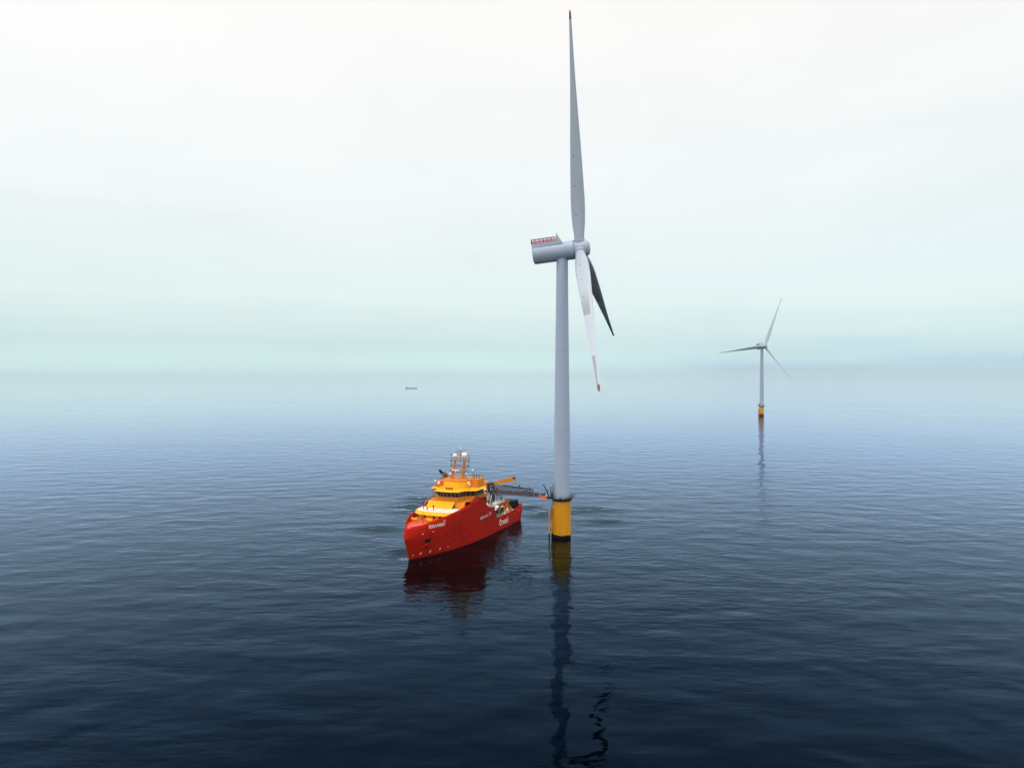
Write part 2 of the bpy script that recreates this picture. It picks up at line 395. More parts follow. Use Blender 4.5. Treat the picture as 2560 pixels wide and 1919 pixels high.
def wind_turbine(loc, yaw, th0, tilt, cone, R, hub_h, off, label, far=False, pitch=0.0):
    root = empty('wind_turbine', loc)
    tag(root, label, 'wind turbine', 'offshore wind turbines standing in the sea')
    add = lambda name, fn, par=root: link(cached(name, fn), par)
    # foundation
    fnd = add('foundation', lambda: MB().lathe([(2.95, -.8), (2.95, 12.25)], 48).mesh('foundation', M['tp'], True))
    band_h = 2.9 if far else 1.1
    def band():
        b = MB(); n = 64; A = []; B = []
        for i in range(n):
            w_ = 2 * math.pi * i / n
            z = band_h + .10 * math.sin(5 * w_ + 1) + .06 * math.sin(13 * w_) + random.uniform(-.05, .05)
            A.append(b.v((2.975 * math.cos(w_), 2.975 * math.sin(w_), -.8))); B.append(b.v((2.975 * math.cos(w_), 2.975 * math.sin(w_), z)))
        for i in range(n): b.f([A[i], A[(i + 1) % n], B[(i + 1) % n], B[i]])
        b.f(B); b.f(A[::-1])
        return b.mesh('waterline_band', M['growth'], True)
    add('waterline_band@' + str(far), band, fnd)
    # boat landing: two fenders with braces and a ladder, on the left of the foundation
    ang = math.pi * .985
    def rot(p, a=ang): return (p[0] * math.cos(a) - p[1] * math.sin(a), p[0] * math.sin(a) + p[1] * math.cos(a), p[2])
    def landing():
        b = MB()
        for y in (-.78, .78):
            b.tube(rot((4.25, y, 1.4)), rot((4.25, y, 9.6)), .20, n=12)
        for z in (7.8, 3.5):
            for y in (-.78, .78): b.tube(rot((2.9, y * .8, z - .25)), rot((4.25, y, z)), .13, n=8)
            b.tube(rot((4.25, -.78, z)), rot((4.25, .78, z)), .09, n=8)
        b.tube(rot((3.2, 0, 9.7)), rot((3.2, 0, 1.4)), .30, n=10)
        return b.mesh('boat_landing', M['tp'], True)
    bl = add('boat_landing', landing)
    def landing_low():
        b = MB()
        for y in (-.78, .78): b.tube(rot((4.25, y, -.8)), rot((4.25, y, 1.4)), .21, n=12)
        b.tube(rot((3.2, 0, 1.4)), rot((3.2, 0, -.8)), .31, n=10)
        return b.mesh('fender_foot', M['growth'], True)
    add('fender_foot', landing_low, bl)
    def ladder():
        b = MB()
        for y in (-.28, .28): b.tube(rot((3.62, y, 1.5)), rot((3.62, y, 9.2)), .045, n=6)
        z = 1.7
        while z < 9.2: b.tube(rot((3.62, -.28, z)), rot((3.62, .28, z)), .03, n=5); z += .33
        return b.mesh('ladder', M['tp'])
    add('ladder', ladder, bl)
    def cable():
        pts = [(-2.95, -.7, 12.4), (-3.15, -.75, 11.9), (-3.35, -.8, 11.2), (-3.45, -.8, 10.3), (-3.45, -.8, 9.3), (-3.4, -.75, 7.5)]
        return MB().path(pts, .09, 8).mesh('cable_pipe', M['darksteel'], True)
    add('cable_pipe', cable)
    # platform
    def platform():
        b = MB().lathe([(2.98, 12.2), (3.62, 12.95), (3.66, 13.1), (0.5, 13.1)], 40)
        b.box(-5.0, -3.0, -1.3, 1.0, 12.9, 13.06)
        return b.mesh('platform', M['darksteel'], True, 30)
    pf = add('platform', platform)
    def prail():
        b = MB(); n = 26
        pts = [(3.5 * math.cos(2 * math.pi * i / n), 3.5 * math.sin(2 * math.pi * i / n), 13.1) for i in range(n + 1)]
        b.rail([p for p in pts if p[0] > -3.35], 1.15, .04, 2.0, 2)
        return b.mesh('railing', M['steel'])
    add('railing', prail, pf)
    def davit():
        b = MB()
        b.tube((-4.6, -.9, 13.0), (-4.6, -.9, 14.3), .3, .26, 10).tube((-4.6, -.9, 14.2), (-5.0, -.95, 15.4), .22, .2, 8)
        b.tube((-5.0, -.95, 15.4), (-6.2, -1.1, 17.7), .2, .14, 8).box(-6.5, -6.1, -1.25, -.95, 17.55, 17.8)
        return b.mesh('davit_crane', M['darksteel'], True)
    add('davit_crane', davit, pf)
    def lmast():
        b = MB()
        for x, y in ((-3.9, -1.2), (-3.0, -1.2), (-3.0, -.4), (-3.9, -.4)): b.tube((x, y, 13.1), (x * .98, y, 16.9 + .7 * (x > -3.5)), .06, n=6)
        for z in (14.2, 15.3, 16.3, 16.9):
            b.path([(-3.9, -1.2, z), (-3.0, -1.2, z), (-3.0, -.4, z), (-3.9, -.4, z), (-3.9, -1.2, z)], .05, 5)
        for z in (13.2, 14.2, 15.3): b.tube((-3.9, -1.2, z), (-3.0, -1.2, z + 1.1), .04, n=5)
        b.box(-3.9, -3.0, -1.3, -.5, 13.1, 14.9).tube((-3.1, -1.2, 17.3), (-2.5, -1.3, 17.7), .08, n=6)
        return b.mesh('access_frame', M['darksteel'])
    add('access_frame', lmast, pf)
    def bits():
        b = MB()
        b.box(3.0, 4.1, -1.7, -.8, 13.3, 13.55).rail([(3.0, -1.7, 13.5), (4.1, -1.7, 13.5), (4.1, -.8, 13.5), (3.0, -.8, 13.5), (3.0, -1.7, 13.5)], 1.2, .04, .55, 3)
        b.tube((4.1, -1.7, 14.5), (4.25, -1.75, 15.5), .06, n=5)
        return b.mesh('basket', M['steel'])
    add('basket', bits, pf)
    for x, y, s in ((-.8, -3.0, .5), (.9, -2.95, .35), (2.1, -2.4, .55), (2.7, -1.7, .4)):
        add('equipment_locker@%.1f' % x, lambda: MB().box(x - s, x + s, y - .2, y + .2, 13.1, 13.1 + s * .9).mesh('equipment_locker', M['brown']), pf)
    # tower
    top = hub_h - 2.2
    def tower_r(z): return 2.62 - (2.62 - 1.88) * max(0, (z - 36) / (top - 36)) ** .9 if z > 36 else 2.62
    def tower():
        prof = []
        for i in range(61):
            z = 13.1 + (top - 13.1) * i / 60
            prof.append((tower_r(z), z))
        return MB().lathe(prof, 56).mesh('tower', M['turbine'], True)
    tw = add('tower@%d' % far, tower)
    for z in (36.0, 62.0):
        r = tower_r(z) - .004
        add('flange_ring@%d' % z, lambda: MB().lathe([(r, z), (r + .018, z + .02), (r + .018, z + .14), (r - .01, z + .16)], 48).mesh('flange_ring', M['lightpanel'], True), tw)
    # nacelle frame: X along the rotor axis
    ax = Vector((math.cos(yaw) * math.cos(tilt), math.sin(yaw) * math.cos(tilt), math.sin(tilt)))
    side = Vector((-math.sin(yaw), math.cos(yaw), 0)); upv = ax.cross(side)
    fr = Matrix((( ax.x, side.x, upv.x, 0), (ax.y, side.y, upv.y, 0), (ax.z, side.z, upv.z, hub_h), (0, 0, 0, 1)))
    def nac():
        b = MB().lathe([(1.5, -9.75), (2.75, -9.7), (3.0, -9.5), (3.1, -9.2), (3.12, 1.25), (3.12, 1.28), (3.02, 1.30), (3.02, 1.40), (3.15, 1.42), (3.15, 4.0), (3.0, 4.1)], 56, axis='X')
        return b.mesh('nacelle', M['turbine'], True, 30)
    na = add('nacelle', nac); na.matrix_local = fr
    def hoist():
        b = MB().prism_y([(-9.65, 1.75), (-9.75, 3.2), (-1.5, 3.2), (-1.2, 5.45), (-.95, 5.45), (.75, 2.2)], -2.55, 2.55)
        return b.mesh('hoist_deck', M['turbine'], False)
    add('hoist_deck', hoist, na)
    def hrail():
        b = MB(); x0, x1, yy, z0, z1 = -9.7, -1.6, 2.45, 3.25, 4.75
        for k in range(7):
            x = x0 + (x1 - x0) * k / 6
            for s in (-1, 1): b.box(x - .09, x + .09, s * yy - .06, s * yy + .06, z0, z1)
        for s in (-1, 1):
            for z in (z0 + .08, z0 + .62, z1 - .07): b.box(x0, x1, s * (yy + .01) - .05, s * (yy + .01) + .05, z - .07, z + .07)
            x = x0 + .3
            while x < x1: b.box(x - .06, x + .06, s * yy - .03, s * yy + .03, z0 + .1, z0 + .62); x += .5
        for y in (-2.45, -1.2, 0, 1.2, 2.45): b.box(x0 - .08, x0 + .08, y - .06, y + .06, z0, z1)
        for z in (z0 + .08, z0 + .62, z1 - .07): b.box(x0 - .06, x0 + .06, -yy, yy, z - .07, z + .07)
        return b.mesh('railing', M['railred'])
    add('railing@nacelle', hrail, na)
    for s in (-1, 1):
        add('safety_net@%d' % s, lambda: MB().box(-9.5, -1.8, s * 2.36 - .02, s * 2.36 + .02, 3.4, 4.65).mesh('safety_net', M['pink']), na)
    def vane():
        b = MB().tube((-2.0, 1.2, 3.2), (-2.0, 1.2, 5.2), .05, n=6).tube((-2.6, 1.2, 5.15), (-1.3, 1.2, 5.15), .05, n=6).box(-2.7, -2.4, 1.15, 1.25, 5.0, 5.35)
        return b.mesh('wind_vane', M['darksteel'])
    add('wind_vane', vane, na)
    add('beacon', lambda: MB().tube((-1.1, -1.4, 5.3), (-1.1, -1.4, 6.0), .09, n=8).mesh('beacon', M['darksteel']), na)
    def hubm():
        b = MB().lathe([(2.6, -1.75), (2.68, -1.65), (2.72, -.5), (2.72, 1.2), (2.6, 2.2), (2.3, 2.9), (1.7, 3.3), (.8, 3.5), (.1, 3.52)], 48, axis='X')
        return b.mesh('hub', M['turbine'], True, 45)
    hb = add('hub', hubm); hm = fr @ Matrix.Translation((off, 0, 0)); hb.matrix_local = hm
    hc = Vector((0, 0, hub_h)) + ax * off
    sc = R / 83.9
    for k in range(3):
        a = th0 + k * 2 * math.pi / 3
        r = math.cos(a) * upv + math.sin(a) * side
        zc = (math.cos(cone) * r + math.sin(cone) * ax).normalized()
        xc = (ax - zc * ax.dot(zc)).normalized(); yc = zc.cross(xc)
        mm = Matrix(((xc.x, yc.x, zc.x, hc.x), (xc.y, yc.y, zc.y, hc.y), (xc.z, yc.z, zc.z, hc.z), (0, 0, 0, 1)))
        col_ = add('blade_collar', lambda: MB().lathe([(1.9, 2.0), (1.92, 2.95), (1.86, 3.05), (1.72, 3.12), (1.72, 3.3)], 40).mesh('blade_collar', M['turbine'], True, 30), hb)
        col_.matrix_local = hm.inverted() @ mm
        bl_ = add('blade', lambda: blade_mesh(CH, 'blade', M['blade'])); bl_.matrix_local = mm @ Matrix.Rotation(pitch, 4, 'Z') @ Matrix.Diagonal((1, 1, sc, 1))
        add('blade_tip', lambda: blade_mesh(TIP, 'blade_tip', M['tipred']), bl_)
        if not far:
            bvh = BVHTree.FromPolygons([v.co.copy() for v in bl_.data.vertices], [tuple(p_.vertices) for p_ in bl_.data.polygons])
            for rr, xx in ((12.6, -.95), (23, -1.0), (33.6, -1.0)):
                for s in (-1, 1):
                    dy = abs(bvh.ray_cast(Vector((xx + .3, s * 6, rr)), Vector((0, -s, 0)))[0].y)
                    d = add('red_dot', lambda: MB().lathe([(.22, -.10), (.22, .05), (.18, .07)], 14).mesh('red_dot', M['tipred']), bl_)
                    d.matrix_local = Matrix.Translation((xx + .3, s * dy, rr)) @ Matrix.Rotation(R_(-90 * s), 4, 'X')
    return root

wind_turbine((16.67, 236.45, 0), -.188, -.165, .103, .074, 73.67, 95.09, 5.85,
             'large pale grey wind turbine beside the red ship, one blade pointing straight up')
wind_turbine((336.1, 956.0, 0), -1.369, .375, .077, .06, 69.0, 93.2, 6.6,
             'small far-off wind turbine standing alone in the hazy sea, no ship beside it', far=True, pitch=R_(50))

# ------------------------------------------------------------------ the ship
ship = empty('support_vessel', SHIP_O, SHIP_A)
tag(ship, 'red offshore support ship with yellow bridge and mast, its gangway reaching the near turbine', 'ship')

YW = [(0, 8.1), (3, 8.4), (14, 8.6), (29, 8.5), (38, 8.2), (43.8, 7.7), (48.7, 6.9), (53.3, 5.75), (57, 4.7), (60.3, 3.67), (64, 2.1), (67.4, .45), (68, 0)]
ZG = [(-2, 5.85), (-.7, 5.75), (8.5, 5.0), (17, 4.7), (24.2, 4.85), (24.5, 5.0), (25.9, 7.7), (27.5, 9.2), (31, 10.2), (33.3, 11.8), (34.6, 14.0), (36, 14.1), (41, 14.05), (43, 14.1), (43.4, 13.8), (43.9, 12.95), (45, 12.9)]
def interp(tab, x):
    if x <= tab[0][0]: return tab[0][1]
    for (a, b), (c, d) in zip(tab[:-1], tab[1:]):
        if x <= c: return b + (d - b) * (x - a) / (c - a)
    return tab[-1][1]
def yw(x): return interp(YW, x)
def yg(x):
    if x < 0: return 8.25
    r = min(1, max(0, (x - 38.95) / (68.96 - 38.95)))
    return 8.42 * max(0, (1 - r ** 2.127)) ** (1 / 1.2985)
def zg(x):
    if x < 45: return interp(ZG, x)
    d = 69 - x; return 9.436 + .157 * d - .00053 * d * d
TL = [-.2, 0, .17, .34, .52, .69, .80, .9, 1.0]
def x0(tt): return interp([(-.2, 67.4), (0, 68), (.69, 70.3), (1.0, 69)], tt)
def wt(tt): return interp([(-.2, -.1), (0, 0), (.34, .40), (.69, .93), (1.0, 1.0)], tt)
def hull_pt(st, tt):
    """st: station (<=40 absolute x, above that 40 + 29*sigma)."""
    if st <= 40:
        xx = st; a, bb = yw(max(st, 0)), yg(st)
        if st < 0: xx = st * (1 if tt > 0 else .3); a -= .3; bb = 8.1 - (.5 if st < -.8 else 0)
        zz = zg(st) * tt if tt >= 0 else tt * 4
        if st <= 0 and tt < .55: xx += (.55 - tt) * 1.6
    else:
        sg = (st - 40) / 29
        xx = 40 + (x0(tt) - 40) * sg
        a, bb = yw(40 + 28 * sg), yg(40 + 28.96 * sg); zz = zg(40 + 29 * sg) * tt if tt >= 0 else tt * 4
    return Vector((xx, max(0, a + (bb - a) * wt(tt)), zz))
ST = [-1.1, -.6, 0, 3, 8.5, 14, 17, 21, 24.2, 24.5, 25.2, 25.9, 27.5, 29, 31, 33.3, 34, 34.6, 36, 38, 40, 41, 43, 43.4, 43.9, 45, 47, 49, 51, 53, 55, 57, 59, 61, 62.5, 64, 65.2, 66.2, 67, 67.6, 68.1, 68.5, 68.8, 69]
b = MB()
grid = {}
for s in (1, -1):
    for i, st in enumerate(ST):
        for j, tt in enumerate(TL):
            p = hull_pt(st, tt)
            if s == -1 and i == len(ST) - 1: grid[s, i, j] = grid[1, i, j]; continue
            if i == len(ST) - 1: p.y = 0
            if s == -1 and j > 4: p.z -= 1.5 * max(0, min(1, (p.x - 33) / 5, (58 - p.x) / 8)) * (j - 4) / 4   # the starboard rail lies lower
            grid[s, i, j] = b.v((p.x, p.y * s, p.z))
    for i in range(len(ST) - 1):
        for j in range(len(TL) - 1):
            b.f([grid[s, i, j], grid[s, i + 1, j], grid[s, i + 1, j + 1], grid[s, i, j + 1]])
for j in range(len(TL) - 1):
    b.f([grid[1, 0, j], grid[1, 0, j + 1], grid[-1, 0, j + 1], grid[-1, 0, j]])
hull = b.build('hull', M['hull'], ship, smooth=True, angle=28)
sm = hull.modifiers.new('plate', 'SOLIDIFY'); sm.thickness = .28; sm.offset = -1

def hull_y(x, z):
    """half breadth of the hull at x, z (above the waterline)"""
    lo, hi = (x, x) if x <= 40 else (40.0, 69.0)
    tt = min(1, max(0, z / zg(min(x, 69))))
    if x > 40:
        for _ in range(30):
            mid = (lo + hi) / 2
            if 40 + (x0(tt) - 40) * (mid - 40) / 29 < x: lo = mid
            else: hi = mid
    return hull_pt((lo + hi) / 2, tt).y
def hull_pt_img(q):
    """q = pixel of the photo -> nearest hull side point; only used to read positions off the hull"""
    return q

def on_hull(verts2, faces, xa, za, ang, name, m, slant=0.0, out=.04):
    """lay flat lettering (u right, v up) on the port side, reading from bow to stern"""
    bm = bmesh.new(); ca, sa = math.cos(ang), math.sin(ang)
    vs = []
    for u, v, *_ in verts2:
        uu = u * ca - v * sa; vv = u * sa + v * ca
        x = xa - uu; z = za + vv
        vs.append(bm.verts.new((x, hull_y(x, z) + out, z)))
    for f in faces:
        try: bm.faces.new([vs[i] for i in f])
        except ValueError: pass
    bmesh.ops.triangulate(bm, faces=bm.faces)
    me = bpy.data.meshes.new(name); bm.to_mesh(me); bm.free(); me.materials.append(m)
    return link(bpy.data.objects.new(name, me), hull)

def strip(pts, wd):
    """thin band along a list of 2-D points"""
    vs = []; fs = []
    for (a, b_) in zip(pts[:-1], pts[1:]):
        d = Vector((b_[0] - a[0], b_[1] - a[1])).normalized(); nrm = Vector((-d.y, d.x)) * wd / 2
        k = len(vs)
        vs += [(a[0] - nrm.x - d.x * wd * .3, a[1] - nrm.y - d.y * wd * .3), (b_[0] - nrm.x + d.x * wd * .3, b_[1] - nrm.y + d.y * wd * .3),
               (b_[0] + nrm.x + d.x * wd * .3, b_[1] + nrm.y + d.y * wd * .3), (a[0] + nrm.x - d.x * wd * .3, a[1] + nrm.y - d.y * wd * .3)]
        fs.append((k, k + 1, k + 2, k + 3))
    return vs, fs

def fit(s, width, height, bold=.02):
    vs, fs = text_verts(s, 1.0, bold)
    x_0 = min(v[0] for v in vs); x_1 = max(v[0] for v in vs)
    h = max(v[1] for v in vs)
    return [((v[0] - x_0) / (x_1 - x_0) * width, v[1] / h * height) for v in vs], fs

TXT_NAME = (63.3, 8.7, 6.1, .92)     # x of first letter, z of the base, width along the ship, letter height
vs, fs = fit('EDDA PASSAT', TXT_NAME[2], TXT_NAME[3], .012)
on_hull(vs, fs, TXT_NAME[0], TXT_NAME[1], 0.0, 'ship_name', M['white'])
k = strip([(5.3, 1.3), (5.6, 1.5), (5.9, 1.3), (6.2, 1.5)], .13)
on_hull(k[0], k[1], TXT_NAME[0], TXT_NAME[1], 0, 'emblem', M['white'])
vs, fs = fit('edda wind', 5.6, .95, .006)
on_hull(vs, fs, 37.0, 6.75, R_(.5), 'owner_lettering', M['white'])
k = strip([(.55 + .5 * math.cos(a_ / 10) * (1 if a_ < 47 else 1), .95 + .33 * math.sin(a_ / 10)) for a_ in range(4, 44, 4)] + [(.55 + .5 * math.cos(-(a_ / 10)), .32 + .33 * math.sin(-(a_ / 10))) for a_ in range(-14, 34, 5)], .13)
on_hull([(u + 6.6, v) for u, v in k[0]], k[1], 37.0, 6.75, R_(.5), 'owner_emblem', M['white'])
k = strip([(1.2, .95), (1.5, .62), (1.95, 1.12), (1.72, .62), (1.5, -.05)], .13); 
on_hull([(u + 6.6, v) for u, v in k[0]], k[1], 37.0, 6.75, R_(.5), 'owner_emblem', M['white'])
vs, fs = fit('Orsted', 7.6, 2.0, .008)
on_hull(vs, fs, 21.6, 1.72, R_(0), 'charterer_lettering', M['white'])
k = strip([(.72, 1.35), (1.02, 2.35)], .22)
on_hull(k[0], k[1], 21.6, 1.72, 0, 'letter_stroke', M['white'])

# portholes: read in four rows along the side
rows = {11.1: [53.6, 48.5, 46.6, 44.1, 41.6, 38.7, 36.3], 8.5: [56.2, 53.2, 50.2, 47.7, 43.3, 40.4, 37.2, 34.5, 30.2, 28.4],
        5.9: [56.6, 53.4, 49.9, 46.6, 43.9, 39.6, 36.9, 33.6, 30.8], 3.1: [51.7, 47.7, 45.8, 42.7, 37.5, 33.4, 31.6, 28.3]}
for z, xs in rows.items():
    for x in xs:
        y = hull_y(x, z); bb = MB()
        dydx = (hull_y(x + .3, z) - hull_y(x - .3, z)) / .6
        for (w0, h0, o0) in ((.30, .36, .02),):
            P = []
            for kx, kz in ((-1, -1), (1, -1), (1, 1), (-1, 1)):
                xx, zz = x + kx * w0, z + kz * h0
                P.append((xx, zz))
            bb.loft([(q[0], hull_y(q[0], q[1]) - .1, q[1]) for q in P], [(q[0], hull_y(q[0], q[1]) + .035, q[1]) for q in P])
        bb.build('porthole', M['porthole'], hull)
# anchor pocket, bolster under it, thruster marks, draught spots
def hull_patch(x, z, pts, name, m, out=.03, depth=.1, par=None):
    bb = MB(); q = [(x - u, z + v) for u, v in pts]
    bb.loft([(a, hull_y(a, c) - depth, c) for a, c in q], [(a, hull_y(a, c) + out, c) for a, c in q])
    return bb.build(name, m, par or hull)
hull_patch(63.3, 5.0, [(-1.0, -.55), (.9, -.55), (1.1, .65), (-1.0, .65)], 'anchor_pocket', M['black'], .02, .1)
hull_patch(63.3, 3.55, [(-2.4, -.30), (-.6, -.15), (0, -.55), (.7, -.1), (1.9, .0), (.8, .45), (-.8, .45)], 'anchor_bolster', M['red'], .32, .1)
hull_patch(63.5, 3.3, [(-.5, -.4), (.6, -.4), (.1, .22)], 'anchor', M['black'], .36, .1)
for xx, zz in ((64.9, 1.55), (61.6, 1.5), (57.9, 1.55)):
    k = strip([(-.25, -.28), (.25, .28)], .16); on_hull(k[0], k[1], xx, zz, 0, 'thruster_mark', M['white'])
    k = strip([(-.15, .2), (.15, -.2)], .1); on_hull(k[0], k[1], xx, zz, 0, 'thruster_mark', M['white'])
for xx, zz in ((65.5, 7.4), (62.0, 7.55), (67.2, 1.3), (54.5, 1.5), (7.6, 3.6), (4.6, 4.2), (3.2, 4.0)):
    k = strip([(-.12, 0), (.12, .06)], .2); on_hull(k[0], k[1], xx, zz, 0, 'draught_mark', M['white'])

# decks
def deck_poly(xa, xb, z, inset=.25, n=24, cap=None):
    pts = []
    for i in range(n + 1):
        x = xa + (xb - xa) * i / n
        pts.append((x, max(.02, (hull_y(x, min(z, zg(x))) if cap is None else cap) - inset)))
    return pts + [(x, -y) for x, y in pts[::-1]]
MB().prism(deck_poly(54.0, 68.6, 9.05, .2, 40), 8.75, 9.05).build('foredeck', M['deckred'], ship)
MB().prism(deck_poly(-.9, 24.6, 4.4, .3), 4.1, 4.4).build('work_deck', M['cream'], ship)
MB().prism(deck_poly(24.5, 54.5, 9.2, .35), 8.9, 9.2).build('main_deck', M['cream'], ship)
MB().prism([(16, -8.2), (16, 8.2), (31, 8.0), (31, -8.0)], 9.3, 9.55).build('upper_deck', M['white'], ship)
b = MB()
for x in (18.5, 21, 23.5, 26): b.box(x, x + .14, -8.1, 8.1, 9.55, 9.58)
for y in (-4, 0, 4, 8.05): b.box(16.05, 29, y, y + .12, 9.553, 9.6)
b.build('deck_seam', M['lightpanel'], ship)
# bay under the upper deck: back wall and posts
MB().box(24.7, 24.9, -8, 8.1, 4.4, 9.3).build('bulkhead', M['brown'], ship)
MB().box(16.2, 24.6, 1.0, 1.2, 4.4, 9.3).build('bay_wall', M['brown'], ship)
for x, y in ((16.3, 7.85), (20.4, 7.85), (16.25, -7.6), (16.25, -3)): MB().box(x - .15, x + .15, y - .15, y + .15, 4.4, 9.3).build('deck_post', M['orange'], ship)
# breakwater plate and whale-back ridge on the foredeck
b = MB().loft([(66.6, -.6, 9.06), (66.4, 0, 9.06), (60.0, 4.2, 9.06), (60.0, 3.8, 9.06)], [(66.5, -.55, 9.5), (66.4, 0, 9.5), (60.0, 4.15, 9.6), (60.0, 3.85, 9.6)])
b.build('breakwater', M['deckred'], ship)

# fore deckhouse, as wide as the hull
def side_y(x, z): return hull_y(x, min(z, zg(x))) - .3
fx = [(46.0, 1), (49.0, 1), (51.5, 1), (52.8, 1), (54.2, .72), (54.7, .36), (54.85, 0)]
def ring(z, dx):
    h_ = [(x - dx * (1 if x > 47 else 0), min(side_y(x - dx, z), side_y(52.8, z)) * k if k < 1 else side_y(x - dx, z)) for x, k in fx]
    return [(x, -y, z) for x, y in h_[:-1]] + [(x, y, z) for x, y in h_[::-1]]
fh = MB().loft(ring(9.2, 0), ring(10.75, 0)).build('fore_deckhouse', M['orange'], ship)
MB().loft(ring(10.72, -.25), ring(11.5, 1.2)).build('sloped_fascia', M['yellow'], fh)
MB().loft(ring(11.47, 1.35), [(x, y, 11.56) for x, y, z in ring(11.5, 1.35)]).build('deck_cover', M['greendeck'], fh)
for x, y in ((53.3, -5.9), (53.95, -4.9), (54.6, -2.2), (54.75, 1.0), (54.5, 3.0)):
    nx = .9
    MB().box(x - .5, x + .2, y - .38, y + .38, 9.95, 10.5).build('window', M['glass'], fh)
for y in (-3.4, 2.4):
    MB().box(54.4, 54.98, y - .35, y + .35, 9.2, 10.4).build('door', M['darkorange'], fh)
# mooring gear on the foredeck
for (x, y) in ((57.4, -4.3), (57.2, .8)):
    wn = MB().tube((x, y - 1.0, 9.75), (x, y + 1.0, 9.75), .42, n=14).build('mooring_winch', M['yellow'], ship, smooth=True)
    bb = MB()
    for s in (-1.05, 1.05): bb.tube((x, y + s - .06, 9.75), (x, y + s + .06, 9.75), .62, n=16)
    bb.box(x - .5, x + .5, y - 1.2, y + 1.2, 9.05, 9.3).build('winch_frame', M['orange'], wn)
for (x, y) in ((59.2, -3.6), (59.4, -2.3), (58.6, -1.0), (58.8, 3.3)):
    MB().tube((x, y, 9.05), (x, y, 9.8), .24, .2, 10).tube((x, y, 9.8), (x, y, 9.9), .3, .3, 10).build('bollard', M['orange'], ship)
MB().tube((58.2, -.8, 9.05), (58.2, -.8, 12.4), .09, .06, 8).tube((58.2, -1.5, 11.6), (58.2, -.1, 11.6), .05, n=6).build('foremast', M['darkorange'], ship)
# rails on the white deck
b = MB().rail([(52.3, -5.2, 11.5), (53.2, -2.2, 11.5), (53.3, 0, 11.5), (53.2, 2.2, 11.5), (52.3, 4.9, 11.5)], 1.05, .025, 1.5, 2)
b.build('railing', M['yellow'], fh)
b = MB().rail([(x, .14 - hull_y(x, zg(x)), zg(x) - 1.5 * min(1, (58 - x) / 8)) for x in (40, 42, 44, 46, 48, 50, 52)], 1.0, .03, 1.5, 2)
b.build('railing', M['yellow'], fh)
for x, y, h in ((49.6, -5.7, 2.4), (50.8, -1.4, 1.6), (51.5, -3.2, 1.0)): MB().tube((x, y, 11.5), (x, y, 11.5 + h), .14, .10, 8).box(x - .25, x + .25, y - .2, y + .2, 11.5 + h * .7, 11.5 + h).build('deck_light_post', M['brown'], fh)

# second tier: sloped yellow screen and the house behind it
tier = MB().prism_y([(38, 11.5), (45.2, 11.5), (43.9, 13.35), (38, 13.35)], -6.9, 6.3).build('forward_house', M['orange'], ship)
MB().prism_y([(47.4, 11.54), (44.95, 13.45), (44.7, 13.45), (44.7, 11.54)], -6.1, 3.1).build('sloped_screen', M['yellow'], tier)
MB().loft([(47.0, 3.10, 11.62), (45.2, 3.10, 13.1), (44.9, 3.10, 11.62)], [(47.0, 3.13, 11.62), (45.2, 3.13, 13.1), (44.9, 3.13, 11.62)]).build('end_opening', M['brown'], tier)
MB().prism([(30, -7.4), (30, 7.9), (41.5, 7.9), (43.3, 6.4), (44.1, 4), (44.5, 1.5), (44.5, -1.5), (44.1, -4), (43.3, -6.4), (41.5, -7.4)], 13.38, 13.55).build('gallery_deck', M['orange'], ship)
b = MB().rail([(33, 7.8, 13.55), (41.2, 7.8, 13.55), (43.3, 6.5, 13.55), (44.2, 3.9, 13.55)], 1.0, .03, 1.4, 2)
b.build('gallery_railing', M['darkorange'], ship)
MB().rail([(33, -7.3, 13.55), (41.2, -7.3, 13.55), (43.3, -6.3, 13.55)], 1.0, .03, 1.4, 2).build('gallery_railing', M['darkorange'], ship)
MB().box(41.9, 43.9, 6.4, 6.95, 11.7, 13.36).build('shaded_recess', M['black'], ship)  # black block put in as the shade inside a recess

# bridge
def sym(h): return h + [(x, -y) for x, y in h[::-1]]
wb = sym([(31.2, 6.6), (33, 7.2), (38.5, 7.0), (39.9, 4.5), (43.1, 3.7), (43.7, 1.3)])
wtp = sym([(31.2, 7.1), (33.2, 7.9), (39.1, 7.7), (40.6, 4.9), (43.9, 4.0), (44.5, 1.4)])
rf = sym([(30.8, 7.5), (33.0, 8.6), (40.0, 8.4), (41.6, 5.0), (45.2, 4.4), (45.9, 1.5)])
ri = sym([(30.8, 6.9), (33.0, 7.8), (39.2, 7.6), (40.7, 4.3), (44.2, 3.7), (44.9, 1.4)])
br = MB().loft([(x + (.55 if x > 38.2 else 0), y * .98, 13.55) for x, y in wb], [(x, y, 14.6) for x, y in wb], cap1=False).build('bridge', M['orange'], ship)
MB().loft([(x, y, 14.6) for x, y in wb], [(x, y, 16.35) for x, y in wtp], False, False).build('window_wall', M['darkorange'], br)
MB().loft([(x, y, 16.35) for x, y in wtp], [(x, y, 16.62) for x, y in rf], True, False).build('visor', M['orange'], br)
MB().loft([(x, y, 16.62) for x, y in rf], [(x, y, 17.05) for x, y in ri], False, True).build('bridge_roof', M['yellow'], br)
nW = len(wb)
counts = {1: 4, 2: 2, 3: 3, 4: 2}
